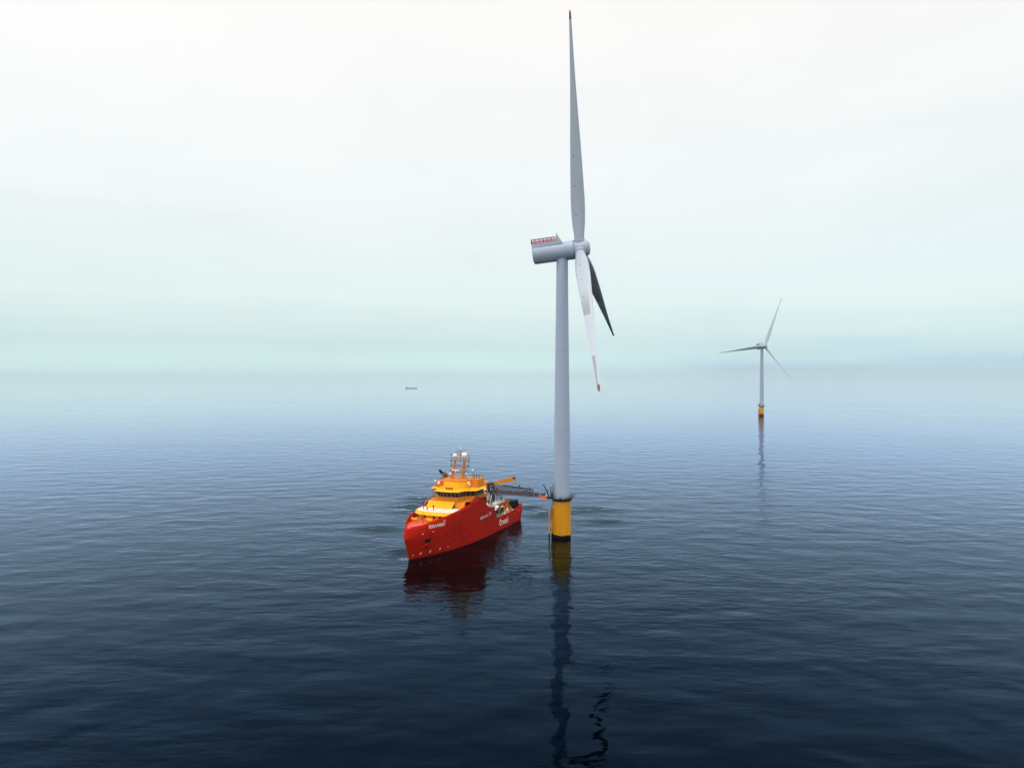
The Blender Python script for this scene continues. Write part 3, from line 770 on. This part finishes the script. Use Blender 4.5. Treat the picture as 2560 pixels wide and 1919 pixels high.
for i in range(nW - 1):
    a0, a1 = Vector((*wb[i], 14.6)), Vector((*wb[i + 1], 14.6)); c0, c1 = Vector((*wtp[i], 16.35)), Vector((*wtp[i + 1], 16.35))
    L = (a1 - a0).length
    k = max(1, round(L / 1.15))
    if i in (0, nW - 2): continue
    nrm = (a1 - a0).cross(c0 - a0).normalized()
    mid = (a0 + a1 + c0 + c1) / 4
    if nrm.dot(mid - Vector((36, 0, 15.4))) < 0: nrm = -nrm
    for j in range(k):
        u0, u1 = (j + .045) / k, (j + .955) / k
        q = [a0.lerp(a1, u0), a0.lerp(a1, u1), c0.lerp(c1, u1), c0.lerp(c1, u0)]
        q = [q[0].lerp(q[3], .10), q[1].lerp(q[2], .10), q[2].lerp(q[1], .04), q[3].lerp(q[0], .04)]
        MB().loft([p - nrm * .05 for p in q], [p + nrm * .03 for p in q]).build('bridge_window', M['glass'], br)
        m0, m1 = a0.lerp(a1, (j + 1) / k), c0.lerp(c1, (j + 1) / k)
    bm_ = MB()
    for j in range(k + 1):
        m0, m1 = a0.lerp(a1, j / k), c0.lerp(c1, j / k); bm_.tube(m0 + nrm * .05, m1 + nrm * .05, .045, n=6)
    bm_.build('mullion', M['lightpanel'], br)
# wing platforms hung outside the bridge
for s in (-1, 1):
    b = MB().box(33.5, 38.0, min(s * 7.2, s * 9.1), max(s * 7.2, s * 9.1), 14.2, 14.35)
    b.rail([(33.5, s * 7.4, 14.35), (33.5, s * 9.05, 14.35), (38.0, s * 9.05, 14.35), (38.0, s * 7.4, 14.35)], 1.1, .04, 1.0, 2)
    b.tube((34, s * 9.0, 14.2), (34, s * 7.6, 13.0), .09, n=6).tube((37.5, s * 9.0, 14.2), (37.5, s * 7.6, 13.0), .09, n=6)
    b.build('wing_platform', M['darkorange'], ship)
MB().ball((33.2, 8.2, 14.75), .42, 14, 1.3).build('life_raft', M['white'], ship, smooth=True)
# roof rails and gear
b = MB().rail([(31.2, 6.6, 17.05), (33.2, 7.4, 17.05), (38.9, 7.2, 17.05), (40.2, 4.0, 17.05)], 1.1, .03, 1.2, 2)
b.rail([(31.2, -6.6, 17.05), (33.2, -7.4, 17.05), (38.9, -7.2, 17.05), (40.2, -4.0, 17.05), (43.6, -3.3, 17.05), (44.2, 0, 17.05), (43.6, 3.3, 17.05)], 1.1, .025, 1.5, 2)
b.build('roof_railing', M['orange'], br)
for y in (-.5, .45, 1.35):
    MB().tube((43.4, y, 17.45), (43.75, y, 17.45), .34, .34, 14).tube((43.3, y, 17.05), (43.3, y, 17.35), .07, n=6).build('searchlight', M['brown'], br)
for x, y, h, r in ((40.6, 5.9, 2.0, .42), (39.9, 6.0, 1.4, .34), (42.6, -4.0, 1.6, .32), (40.2, -6.6, 2.1, .3), (41.2, -4.6, 1.8, .3)):
    MB().tube((x, y, 17.0), (x, y, 17.1 + h - r * .9), .09, n=8).build('antenna_post', M['orange'], br); MB().ball((x, y, 17.05 + h), r, 12).build('dome_antenna', M['white'], br, smooth=True)
MB().box(37.0, 39.5, -7.0, -6.0, 17.05, 18.6).build('locker', M['orange'], br)
# upper house
uh_b = sym([(31.5, 4.6), (37.4, 4.6), (39.6, 3.9), (41.2, 2.4), (41.8, 1.0)])
uh_t = sym([(31.5, 4.6), (36.6, 4.7), (38.8, 4.0), (40.4, 2.4), (40.9, 1.0)])
uh = MB().loft([(x, y, 17.0) for x, y in uh_b], [(x, y, 19.35) for x, y in uh_t]).build('upper_house', M['yellow'], ship)
MB().loft([(x + (.15 if x > 35 else 0), y * 1.03, 19.33) for x, y in uh_t], [(x + (.1 if x > 35 else 0), y * 1.02, 19.6) for x, y in uh_t]).build('upper_roof', M['orange'], uh)
for s in (1, -1):
    MB().box(31.2, 36.2, min(s * 4.72, s * 7.2), max(s * 4.72, s * 7.2), 17.0, 19.7 if s > 0 else 18.6).build('funnel_casing', M['orange'], ship, bevel=.08)
for x, y, h in ((35.2, 5.3, 1.7), (34.5, 5.9, 1.5), (33.8, 6.5, 1.3)): MB().tube((x, y, 19.7), (x, y, 19.7 + h), .16, n=8).build('vent_pipe', M['brown'], ship)
b = MB().rail([(31.5, 7.1, 19.7), (36.1, 7.1, 19.7), (36.1, 4.9, 19.7)], 1.0, .035, .9, 2).rail([(36.4, 4.5, 19.6), (38.6, 3.9, 19.6), (40.2, 2.3, 19.6), (40.7, 0, 19.6), (40.2, -2.3, 19.6), (38.6, -3.9, 19.6)], 1.0, .025, 1.4, 2)
b.build('upper_railing', M['darkorange'], uh)
for x, y, h, r in ((35.6, 5.0, 2.9, .34), (36.6, 3.1, 1.8, .28), (37.6, 4.2, 1.0, .22), (37.2, -2.6, 1.6, .42)):
    MB().tube((x, y, 19.6), (x, y, 19.6 + h), .07, n=6).build('antenna_post', M['brown'], uh); MB().ball((x, y, 19.65 + h), r, 12).build('dome_antenna', M['white'], uh, smooth=True)
# exhaust pipes leaning to starboard
ex = MB()
for (dx, dy, l) in ((-.7, -.5, 3.6), (.2, -.2, 4.4), (.9, .35, 4.2), (-.5, .6, 3.3)):
    a = Vector((33.6 + dx, -5.6 + dy, 18.5)); d = Vector((-.15, -.68, .72)).normalized(); ex.tube(a, a + d * l * .72, .36, .36, 12)
exo = ex.build('exhaust_stack', M['brown'], ship, smooth=True)
ex = MB()
for (dx, dy, l) in ((-.7, -.5, 3.6), (.2, -.2, 4.4), (.9, .35, 4.2), (-.5, .6, 3.3)):
    a = Vector((33.6 + dx, -5.6 + dy, 18.5)); d = Vector((-.15, -.68, .72)).normalized(); ex.tube(a + d * l * .72, a + d * l, .40, .40, 12)
ex.build('exhaust_tip', M['black'], exo, smooth=True)
b = MB()
a = Vector((33.6, -5.6, 18.5)) + Vector((-.15, -.68, .72)).normalized() * 1.9; q = Vector((-.15, -.68, .72)).to_track_quat('Z', 'Y')
pp = [a + q @ Vector((1.45 * math.cos(w_), 1.45 * math.sin(w_), 0)) for w_ in [2 * math.pi * i / 20 for i in range(21)]]
b.path(pp, .13, 6).tube(a + q @ Vector((1.4, 0, 0)), Vector((34.6, -5.4, 18.5)), .1, n=6).tube(a + q @ Vector((-1.4, 0, 0)), Vector((32.6, -5.4, 18.5)), .1, n=6)
b.build('stack_bracket', M['orange'], exo)

# mast
mast = MB().tube((36.0, -2.35, 19.6), (35.6, -1.35, 26.4), .50, .26, 10).build('mast', M['orange'], ship, smooth=True)
MB().tube((35.8, 1.3, 19.6), (35.4, 1.9, 26.4), .52, .27, 10).build('mast_leg', M['orange'], mast, smooth=True)
for z, ya, yb, xa in ((21.6, -3.4, 2.8, .9), (23.5, -2.9, 3.3, .6), (25.5, -2.4, 3.6, .7)):
    b = MB().box(35.6 - xa, 35.6 + xa, ya, yb, z - .14, z + .04).rail([(35.6 + xa, ya, z), (35.6 + xa, yb, z), (35.6 - xa, yb, z), (35.6 - xa, ya, z), (35.6 + xa, ya, z)], .85, .035, 1.1, 2)
    b.build('mast_platform', M['darkorange'], mast)
b = MB().tube((35.6, .4, 25.5), (35.6, .4, 29.3), .17, .12, 8).tube((35.6, -1.3, 28.45), (35.6, 2.2, 28.45), .09, n=6).tube((35.6, .4, 27.2), (35.6, -.9, 28.4), .08, n=6).tube((35.6, .4, 27.2), (35.6, 1.7, 28.4), .08, n=6)
for y, z0, z1 in ((-1.3, 28.3, 28.8), (-.8, 28.4, 29.1), (2.1, 28.3, 29.0), (1.5, 28.4, 28.8)): b.tube((35.6, y, z0), (35.6, y, z1), .07, n=6)
b.build('topmast', M['darkorange'], mast)
for y, z0, z1 in ((1.25, 28.4, 30.5), (2.15, 28.4, 30.7), (0, 28.4, 30.0)): MB().tube((35.6, y, z0), (35.6, y + .05, z1), .03, n=5).build('whip_antenna', M['darksteel'], mast)
for y, z0, z1 in ((-2.95, 23.3, 27.4), (3.6, 23.5, 27.4)):
    b = MB().tube((35.6, y, z0), (35.6, y, z1), .06, n=6)
    for z in (z0 + .3, z0 + 2, z1): b.box(35.45, 35.75, y - .35, y + .1, z - .1, z + .12)
    b.build('light_mast', M['darksteel'], mast)
MB().ball((35.6, .45, 29.55), .3, 10).build('top_light', M['white'], mast, smooth=True)
MB().ball((35.7, -1.55, 27.15), .68, 18).tube((35.7, -1.5, 25.5), (35.7, -1.52, 26.7), .2, n=8).build('radome', M['white'], mast, smooth=True)
MB().ball((35.5, 1.9, 27.45), .98, 20).tube((35.5, 1.85, 25.5), (35.5, 1.88, 26.7), .22, n=8).build('radome', M['white'], mast, smooth=True)
MB().tube((36.6, -1.0, 21.6), (36.6, -1.0, 22.3), .16, n=8).loft([(36.2, -2.4, 22.3), (36.5, -2.4, 22.3), (37.1, .7, 22.3), (36.8, .7, 22.3)], [(36.2, -2.4, 22.62), (36.5, -2.4, 22.62), (37.1, .7, 22.62), (36.8, .7, 22.62)]).build('radar_scanner', M['white'], mast)
MB().tube((36.2, -.5, 23.5), (36.2, -.5, 24.0), .12, n=8).box(36.0, 36.35, -1.5, .5, 24.0, 24.25).build('radar_scanner', M['lightpanel'], mast)
b = MB()
for z in range(20, 27): b.tube((35.3, 1.4 + (z - 20) * .08, z), (35.3, 1.8 + (z - 20) * .08, z), .03, n=5)
b.tube((35.3, 1.4, 19.6), (35.3, 1.9, 26.3), .03, n=5).tube((35.3, 1.8, 19.6), (35.3, 2.3, 26.3), .03, n=5)
b.build('mast_ladder', M['darksteel'], mast)

# after part of the superstructure
ah = MB().prism([(26.5, -7.2), (26.5, 5.6), (31.4, 6.2), (31.4, -7.2)], 9.55, 14.9).build('after_house', M['brown'], ship)  # shadow on this after face is put into its dark brown
MB().prism([(26.3, -7.4), (26.3, 5.9), (31.2, 6.6), (31.2, -7.4)], 14.95, 15.2).build('after_roof', M['cream'], ah)
for z in (10.6, 12.8):
    for y in (-4, -.5, 3): MB().box(26.4, 26.6, y, y + 1.6, z, z + 1.2).build('window', M['black'], ah)
MB().box(27.4, 30.6, 5.75, 6.2, 11.2, 13.4).build('side_opening', M['black'], ah)
b = MB().box(27.0, 34.0, 7.0, 8.2, 11.4, 11.55).rail([(27, 8.1, 11.55), (33.6, 8.1, 11.55)], 1.1, .04, .9, 2)
for x in (27.2, 29.2, 31.4): b.tube((x, 8.0, 9.5), (x, 8.0, 11.5), .1, n=6)
b.build('side_gallery', M['brown'], ship)
MB().tube((29.6, 8.2, 9.5), (27.6, 8.2, 13.4), .16, n=8).build('stay', M['cream'], ship)

# ---- walk-to-work gangway, from its pedestal to the turbine platform
inv = SHIP_M.inverted()
TIPW = Vector((12.6, 236.3, 13.35)); 
base = Vector((19.0, 4.6, 13.9)); tip = inv @ TIPW
gw = MB().tube((19, 4.6, 9.55), (19, 4.6, 12.7), .95, .85, 18).tube((19, 4.6, 12.7), (19, 4.6, 13.1), 1.25, 1.25, 20).build('gangway', M['darksteel'], ship, smooth=True)
d = (tip - base); Lg = d.length; dh = d.normalized(); sd_ = dh.cross(Vector((0, 0, 1))).normalized(); up_ = sd_.cross(dh)
def G(u, s, z): return base + dh * u + sd_ * s + up_ * z
# pedestal cabin and stair tower
b = MB()
for s in (-1, 1):
    b.loft([G(-.9, s * 1.4 - .12, -1.2), G(.5, s * 1.4 - .12, -1.2), G(.5, s * 1.4 + .12, -1.2), G(-.9, s * 1.4 + .12, -1.2)],
           [G(-1.2, s * 1.4 - .12, 1.8), G(-.3, s * 1.4 - .12, 1.8), G(-.3, s * 1.4 + .12, 1.8), G(-1.2, s * 1.4 + .12, 1.8)])
    b.tube(G(-.7, s * 1.4, 1.6), G(2.8, s * .9, -1.0), .13, n=8)
b.tube(G(-.8, -1.6, 1.7), G(-.8, 1.6, 1.7), .5, n=12)
b.build('slewing_head', M['darksteel'], gw)
b = MB()
cx, cy = 19.2, 6.3
for i in range(8):
    w_ = 2 * math.pi * i / 8; b.tube((cx - 1.2 + 1.7 * math.cos(w_), cy - 1.2 + 1.7 * math.sin(w_), 9.55), (cx - 1.2 + 1.7 * math.cos(w_), cy - 1.2 + 1.7 * math.sin(w_), 13.0), .06, n=5)
for z in (9.7, 10.6, 11.4, 12.2, 13.0):
    pp = [(cx - 1.2 + 1.7 * math.cos(2 * math.pi * i / 16), cy - 1.2 + 1.7 * math.sin(2 * math.pi * i / 16), z) for i in range(17)]; b.path(pp, .055, 5)
b.build('stair_cage', M['steel'], gw)
b = MB().box(16.2, 17.6, 6.1, 7.3, 11.4, 12.9)
MB().rail([(15.8, 5.6, 11.2), (15.8, 7.6, 11.2), (17.6, 7.6, 11.2), (17.6, 5.6, 11.2), (15.8, 5.6, 11.2)], 1.8, .05, .7, 3).build('basket', M['steel'], gw)
b.bm.free()
def truss(u0, u1, hw, zb0, zt0, zb1, zt1, bays, r, name, m, deck=True):
    b = MB()
    def pt(k, s, top):
        a = k / bays; u = u0 + (u1 - u0) * a
        return G(u, s * hw, (zt0 + (zt1 - zt0) * a) if top else (zb0 + (zb1 - zb0) * a))
    for s in (-1, 1):
        for top in (0, 1): b.tube(pt(0, s, top), pt(bays, s, top), r * 1.25, n=6)
        for k in range(bays + 1): b.tube(pt(k, s, 0), pt(k, s, 1), r, n=5)
        for k in range(bays):
            if k % 2: b.tube(pt(k, s, 0), pt(k + 1, s, 1), r, n=5)
            else: b.tube(pt(k, s, 1), pt(k + 1, s, 0), r, n=5)
        a_ = .42
        b.tube(pt(0, s, 0).lerp(pt(0, s, 1), a_), pt(bays, s, 0).lerp(pt(bays, s, 1), a_), r * .8, n=5)
    for k in range(bays + 1):
        b.tube(pt(k, -1, 1), pt(k, 1, 1), r, n=5); b.tube(pt(k, -1, 0), pt(k, 1, 0), r, n=5)
        if k < bays: b.tube(pt(k, -1, 1), pt(k + 1, 1, 1), r * .8, n=5)
    return b.build(name, m, gw)
for s__ in (-1, 1):
    MB().loft([G(.4, s__ * .82, -1.3), G(16.5, s__ * .82, -.45), G(16.5, s__ * .84, -.45), G(.4, s__ * .84, -1.3)], [G(.4, s__ * .82, -.35), G(16.5, s__ * .82, .45), G(16.5, s__ * .84, .45), G(.4, s__ * .84, -.35)]).build('kick_panel', M['steel'], gw)
mt = truss(0.3, 16.6, .95, -1.4, 1.55, -.55, 1.75, 12, .11, 'boom_truss', M['steel'])
MB().loft([G(.3, -.85, -1.45), G(.3, .85, -1.45), G(16.6, .85, -.6), G(16.6, -.85, -.6)], [G(.3, -.85, -1.3), G(.3, .85, -1.3), G(16.6, .85, -.45), G(16.6, -.85, -.45)]).build('walkway', M['darksteel'], gw)
MB().loft([G(5.2, .75, 1.75), G(5.2, .35, 1.75), G(16.6, .35, 1.85), G(16.6, .75, 1.85)], [G(5.2, .75, 2.05), G(5.2, .35, 2.05), G(16.6, .35, 2.1), G(16.6, .75, 2.1)]).build('cable_tray', M['black'], gw)
for u in (1.5, 3.2, 5.6): 
    MB().loft([G(u, -.7, -.9), G(u + .9, -.7, -.9), G(u + .9, .6, -.9), G(u, .6, -.9)], [G(u, -.7, .1), G(u + .9, -.7, .1), G(u + .9, .6, .1), G(u, .6, .1)]).build('hydraulic_unit', M['brown'], gw)
MB().loft([G(11.2, -.3, 1.8), G(11.7, -.3, 1.8), G(11.7, .3, 1.8), G(11.2, .3, 1.8)], [G(11.25, -.25, 2.75), G(11.6, -.25, 2.75), G(11.6, .25, 2.75), G(11.25, .25, 2.75)]).build('winch_box', mat('olive_green_paint', (.10, .14, .08), .6), gw)
tt_ = truss(13.0, Lg - 2.4, .62, -.35, .85, -.1, .75, 8, .07, 'telescopic_section', M['steel'])
MB().loft([G(13, -.55, -.4), G(13, .55, -.4), G(Lg - .6, .55, -.25), G(Lg - .6, -.55, -.25)], [G(13, -.55, -.3), G(13, .55, -.3), G(Lg - .6, .55, -.12), G(Lg - .6, -.55, -.12)]).build('walkway', M['darksteel'], gw)
MB().tube(G(16.4, .5, 1.7), G(15.4, .5, 3.0), .06, n=5).tube(G(16.4, .5, 1.8), G(18.4, .5, .7), .06, n=5).build('strut', M['darksteel'], gw)
b = MB().loft([G(Lg - 3.9, -.8, -.55), G(Lg - .9, -.8, -.5), G(Lg - .9, .8, -.5), G(Lg - 3.9, .8, -.55)], [G(Lg - 3.7, -.75, .15), G(Lg - 1.5, -.7, .25), G(Lg - 1.5, .7, .25), G(Lg - 3.7, .75, .15)])
b.build('gangway_tip', mat('bright_orange_paint', (.75, .11, .015), .5), gw)
b = MB().tube(G(Lg - 1.0, 0, -.2), G(Lg + .1, 0, -.1), .22, n=8)
for s in (-.6, .6): b.tube(G(Lg - 5.2, s, -.2), G(Lg - 5.2, s, 1.0), .25, .2, 8).tube(G(Lg - 2.4, s, .2), G(Lg - 2.3, s, 1.3), .2, .14, 8)
b.build('bumper', M['darksteel'], gw)

# ---- knuckle-boom crane behind the gangway
cr = MB().tube((11.5, -1.5, 4.4), (11.5, -1.5, 13.2), .95, .85, 18).build('deck_crane', M['orange'], ship, smooth=True)
MB().box(10.4, 12.6, -2.7, -.4, 13.2, 15.2).build('crane_cab', M['orange'], cr, bevel=.1)
def beam(a, b_, w0, h0, w1, h1, name, m, par):
    a = Vector(a); b_ = Vector(b_); dd = (b_ - a).normalized(); s = dd.cross(Vector((0, 0, 1))).normalized(); u = s.cross(dd)
    A = [a + s * x * w0 / 2 + u * y * h0 / 2 for x, y in ((-1, -1), (1, -1), (1, 1), (-1, 1))]; B = [b_ + s * x * w1 / 2 + u * y * h1 / 2 for x, y in ((-1, -1), (1, -1), (1, 1), (-1, 1))]
    return MB().loft(A, B).build(name, m, par)
beam((11.8, -1.2, 13.9), (11.6, 10.0, 16.9), .9, .7, .9, 1.7, 'crane_boom', M['orange'], cr)
beam((11.0, 10.0, 16.7), (11.0, 4.2, 14.9), .6, .5, .5, .4, 'crane_jib', M['orange'], cr)
MB().tube((11.1, 9.85, 17.15), (12.1, 9.85, 17.15), .42, n=14).build('boom_pulley', M['brown'], cr)
MB().tube((11.6, 10.4, 17.0), (11.3, 10.4, 14.7), .07, n=6).build('hoist_wire', M['red'], cr)

# ---- aft deck gear
def frame(x, y, z0, h, dx, m, name):
    b = MB()
    for s in (-1, 1):
        b.tube((x + s * dx, y, z0), (x + s * dx * .7, y, z0 + h), .15, n=8)
        b.tube((x + s * dx, y - 1.0, z0), (x + s * dx * .7, y, z0 + h), .10, n=6)
    for k in (.35, .65, .97): b.tube((x - dx * (1 - .3 * k), y, z0 + h * k), (x + dx * (1 - .3 * k), y, z0 + h * k), .09, n=6)
    return b.build(name, m, ship)
f1 = frame(12.0, 7.4, 4.4, 4.6, 1.0, M['orange'], 'boat_davit')
MB().box(11.0, 12.9, 7.0, 7.7, 8.3, 9.7).build('davit_head', M['darkorange'], f1)
f2 = frame(14.6, 6.2, 4.4, 4.9, .7, M['orange'], 'crane_post')
MB().tube((14.6, 6.2, 9.2), (14.6, 6.2, 10.5), .42, .38, 12).build('post_head', M['black'], f2)
MB().tube((14.6, 6.2, 9.0), (12.2, 6.9, 9.0), .14, n=8).build('cross_beam', M['orange'], f2)
MB().tube((20.5, 7.9, 6.5), (17.2, 7.6, 9.8), .22, .18, 8).build('davit_arm', M['darkorange'], ship)
b = MB()
for i in range(10):
    w_ = 2 * math.pi * i / 10
    b.tube((9.0, 5.7 + .75 * math.cos(w_), 8.2 + .75 * math.sin(w_)), (10.2, 5.7 + .75 * math.cos(w_), 8.2 + .75 * math.sin(w_)), .07, n=5)
for x in (9.0, 10.2):
    pp = [(x, 5.7 + .78 * math.cos(2 * math.pi * i / 16), 8.2 + .78 * math.sin(2 * math.pi * i / 16)) for i in range(17)]; b.path(pp, .10, 6)
b.box(9.2, 10.0, 5.4, 6.0, 4.4, 7.5)
b.build('hose_reel', M['red'], ship)
for (x, y, sx, sy, h) in ((9.5, 3.0, 1.2, .8, 1.4), (7.2, 1.0, 1.0, 1.2, 1.1), (11.6, 4.0, .8, .6, 1.8), (14.2, 3.2, .9, .9, 1.3), (6.0, -3.0, 1.5, 1.2, 1.4), (10.5, 6.3, .5, .5, .8)):
    MB().box(x - sx, x + sx, y - sy, y + sy, 4.4, 4.4 + h).build('deck_locker', M['pink'], ship, bevel=.05)
for (x, y, z, sx, sy, h, mm_) in ((22.5, 5.5, 9.55, .9, .6, 1.2, 'brown'), (24.8, 6.6, 9.55, .6, .5, 1.7, 'darkorange'), (20.6, 2.2, 9.55, .5, .9, 1.0, 'steel'), (17.0, -2.0, 9.55, .8, .8, 1.4, 'darksteel'),
                                 (22.9, 7.3, 4.4, .6, .5, 2.2, 'darksteel'), (13.4, 5.2, 4.4, .5, .5, 2.0, 'brown'), (8.2, 6.9, 4.4, .7, .4, 1.3, 'darkorange'), (5.6, 5.6, 4.4, .5, .5, 1.5, 'brown')):
    MB().box(x - sx, x + sx, y - sy, y + sy, z, z + h).tube((x, y, z + h), (x, y, z + h + .6), .14, n=8).build('deck_machine', M[mm_], ship, bevel=.04)
for x, y, z in ((15.6, 7.5, 4.4), (19.4, 7.6, 4.4), (22.0, 6.9, 4.4)):
    MB().tube((x, y, z), (x, y, z + 1.9), .07, n=6).tube((x - .4, y, z + 1.5), (x + .4, y, z + 1.5), .06, n=6).tube((x, y, z + 1.9), (x - .5, y, z + 2.6), .06, n=6).build('deck_stanchion', M['darkorange'], ship)
b = MB().rail([(16.1, -8, 9.55), (16.1, 8, 9.55)], 1.0, .03, 1.6, 2).rail([(31, 8.05, 9.9), (27.2, 8.1, 9.5), (16.1, 8, 9.55)], 1.0, .04, 1.2, 2)
b.build('deck_railing', M['pink'], ship)
MB().ball((12.6, 7.6, 5.5), .55, 14).tube((12.6, 7.6, 4.4), (12.6, 7.6, 5.2), .15, n=8).build('dome_antenna', M['white'], ship, smooth=True)
for y in (-7.4, -4, 4, 7.4): MB().tube((.2, y, 4.4), (.2, y, 5.3), .2, .2, 10).build('bollard', M['darkorange'], ship)
MB().tube((-.5, -6, 5.9), (-.5, 6.5, 5.9), .12, n=8).build('stern_rail', M['red'], ship)

# ------------------------------------------------------------------ things standing on the ship
def on_ship(name, p, rz=0.0):
    o = empty(name, SHIP_M @ Vector(p), SHIP_A + rz); return o
ct = on_ship('shipping_container', (2.5, 5.6, 4.4))
tag(ct, 'dark blue steel container standing on the stern deck of the red ship', 'container')
ct.scale = (1.12, 1.12, 1.12)
b = MB().box(-1.5, 1.5, -1.22, 1.22, .12, 2.6).build('body', M['navy'], ct)
b = MB()
for x in (-1.5, 1.5):
    for y in (-1.22, 1.22): b.box(x - .08, x + .08, y - .08, y + .08, 0, 2.64)
for y in (-1.22, 1.22): b.box(-1.5, 1.5, y - .06, y + .06, 2.52, 2.66).box(-1.5, 1.5, y - .06, y + .06, .02, .16)
for x in (-1.5, 1.5): b.box(x - .06, x + .06, -1.22, 1.22, 2.52, 2.66).box(x - .06, x + .06, -1.22, 1.22, .02, .16)
k = -1.3
while k < 1.35: b.box(k - .05, k + .05, 1.22, 1.26, .2, 2.5).box(k - .05, k + .05, -1.26, -1.22, .2, 2.5); k += .28
b.build('corner_frame', M['black'], ct)
b = MB()
for y in (-.5, -.15, .15, .5): b.tube((1.56, y, .2), (1.56, y, 2.5), .03, n=6)
b.build('locking_bar', M['darksteel'], ct)

rb = on_ship('rescue_boat', (17.4, 6.6, 5.2))
tag(rb, 'small dark rescue boat hanging in the open bay of the red ship', 'boat')
prof = [(-3.0, .95, .9), (-1.5, 1.1, .9), (.5, 1.15, .95), (2.0, .9, 1.1), (3.0, .35, 1.3), (3.35, .03, 1.4)]
b = MB(); prev = None
for x, hw, zz in prof:
    ring = [b.v((x, -hw, zz)), b.v((x, -hw * .8, .25 + (zz - .9) * .5)), b.v((x, 0, 0 + max(0, (zz - .9)) * .9)), b.v((x, hw * .8, .25 + (zz - .9) * .5)), b.v((x, hw, zz))]
    if prev:
        for i in range(4): b.f([prev[i], prev[i + 1], ring[i + 1], ring[i]])
        b.f([prev[4], prev[0], ring[0], ring[4]])
    else: b.f(ring)
    prev = ring
b.build('boat_hull', M['black'], rb, smooth=True)
b = MB()
for s in (-1, 1): b.path([(x, s * hw, zz) for x, hw, zz in prof], .22, 8)
b.build('rubber_collar', mat('dark_red_rubber', (.10, .012, .012), .6), rb)
MB().loft([(-.9, -.55, .9), (.9, -.55, .9), (.9, .55, .9), (-.9, .55, .9)], [(-.6, -.45, 2.0), (.3, -.45, 2.0), (.3, .45, 2.0), (-.6, .45, 2.0)]).build('console', M['darksteel'], rb)
MB().box(-3.3, -2.7, -.3, .3, .4, 1.7).build('outboard_motor', M['black'], rb)

# ------------------------------------------------------------------ cargo ship on the horizon
cs = empty('cargo_ship', (-440, 3104, 0), R_(0)); cs.scale = (.92, .92, .92)
tag(cs, 'tiny low grey cargo ship far away near the hazy horizon', 'ship')
b = MB().prism([(-27, -4.2), (-24, -4.8), (22, -4.8), (26, -2.5), (27.5, 0), (26, 2.5), (22, 4.8), (-24, 4.8), (-27, 4.2)], -1, 2.4)
b.prism([(22.5, -4.4), (26, -2.5), (27.5, 0), (26, 2.5), (22.5, 4.4)], 2.4, 3.5)
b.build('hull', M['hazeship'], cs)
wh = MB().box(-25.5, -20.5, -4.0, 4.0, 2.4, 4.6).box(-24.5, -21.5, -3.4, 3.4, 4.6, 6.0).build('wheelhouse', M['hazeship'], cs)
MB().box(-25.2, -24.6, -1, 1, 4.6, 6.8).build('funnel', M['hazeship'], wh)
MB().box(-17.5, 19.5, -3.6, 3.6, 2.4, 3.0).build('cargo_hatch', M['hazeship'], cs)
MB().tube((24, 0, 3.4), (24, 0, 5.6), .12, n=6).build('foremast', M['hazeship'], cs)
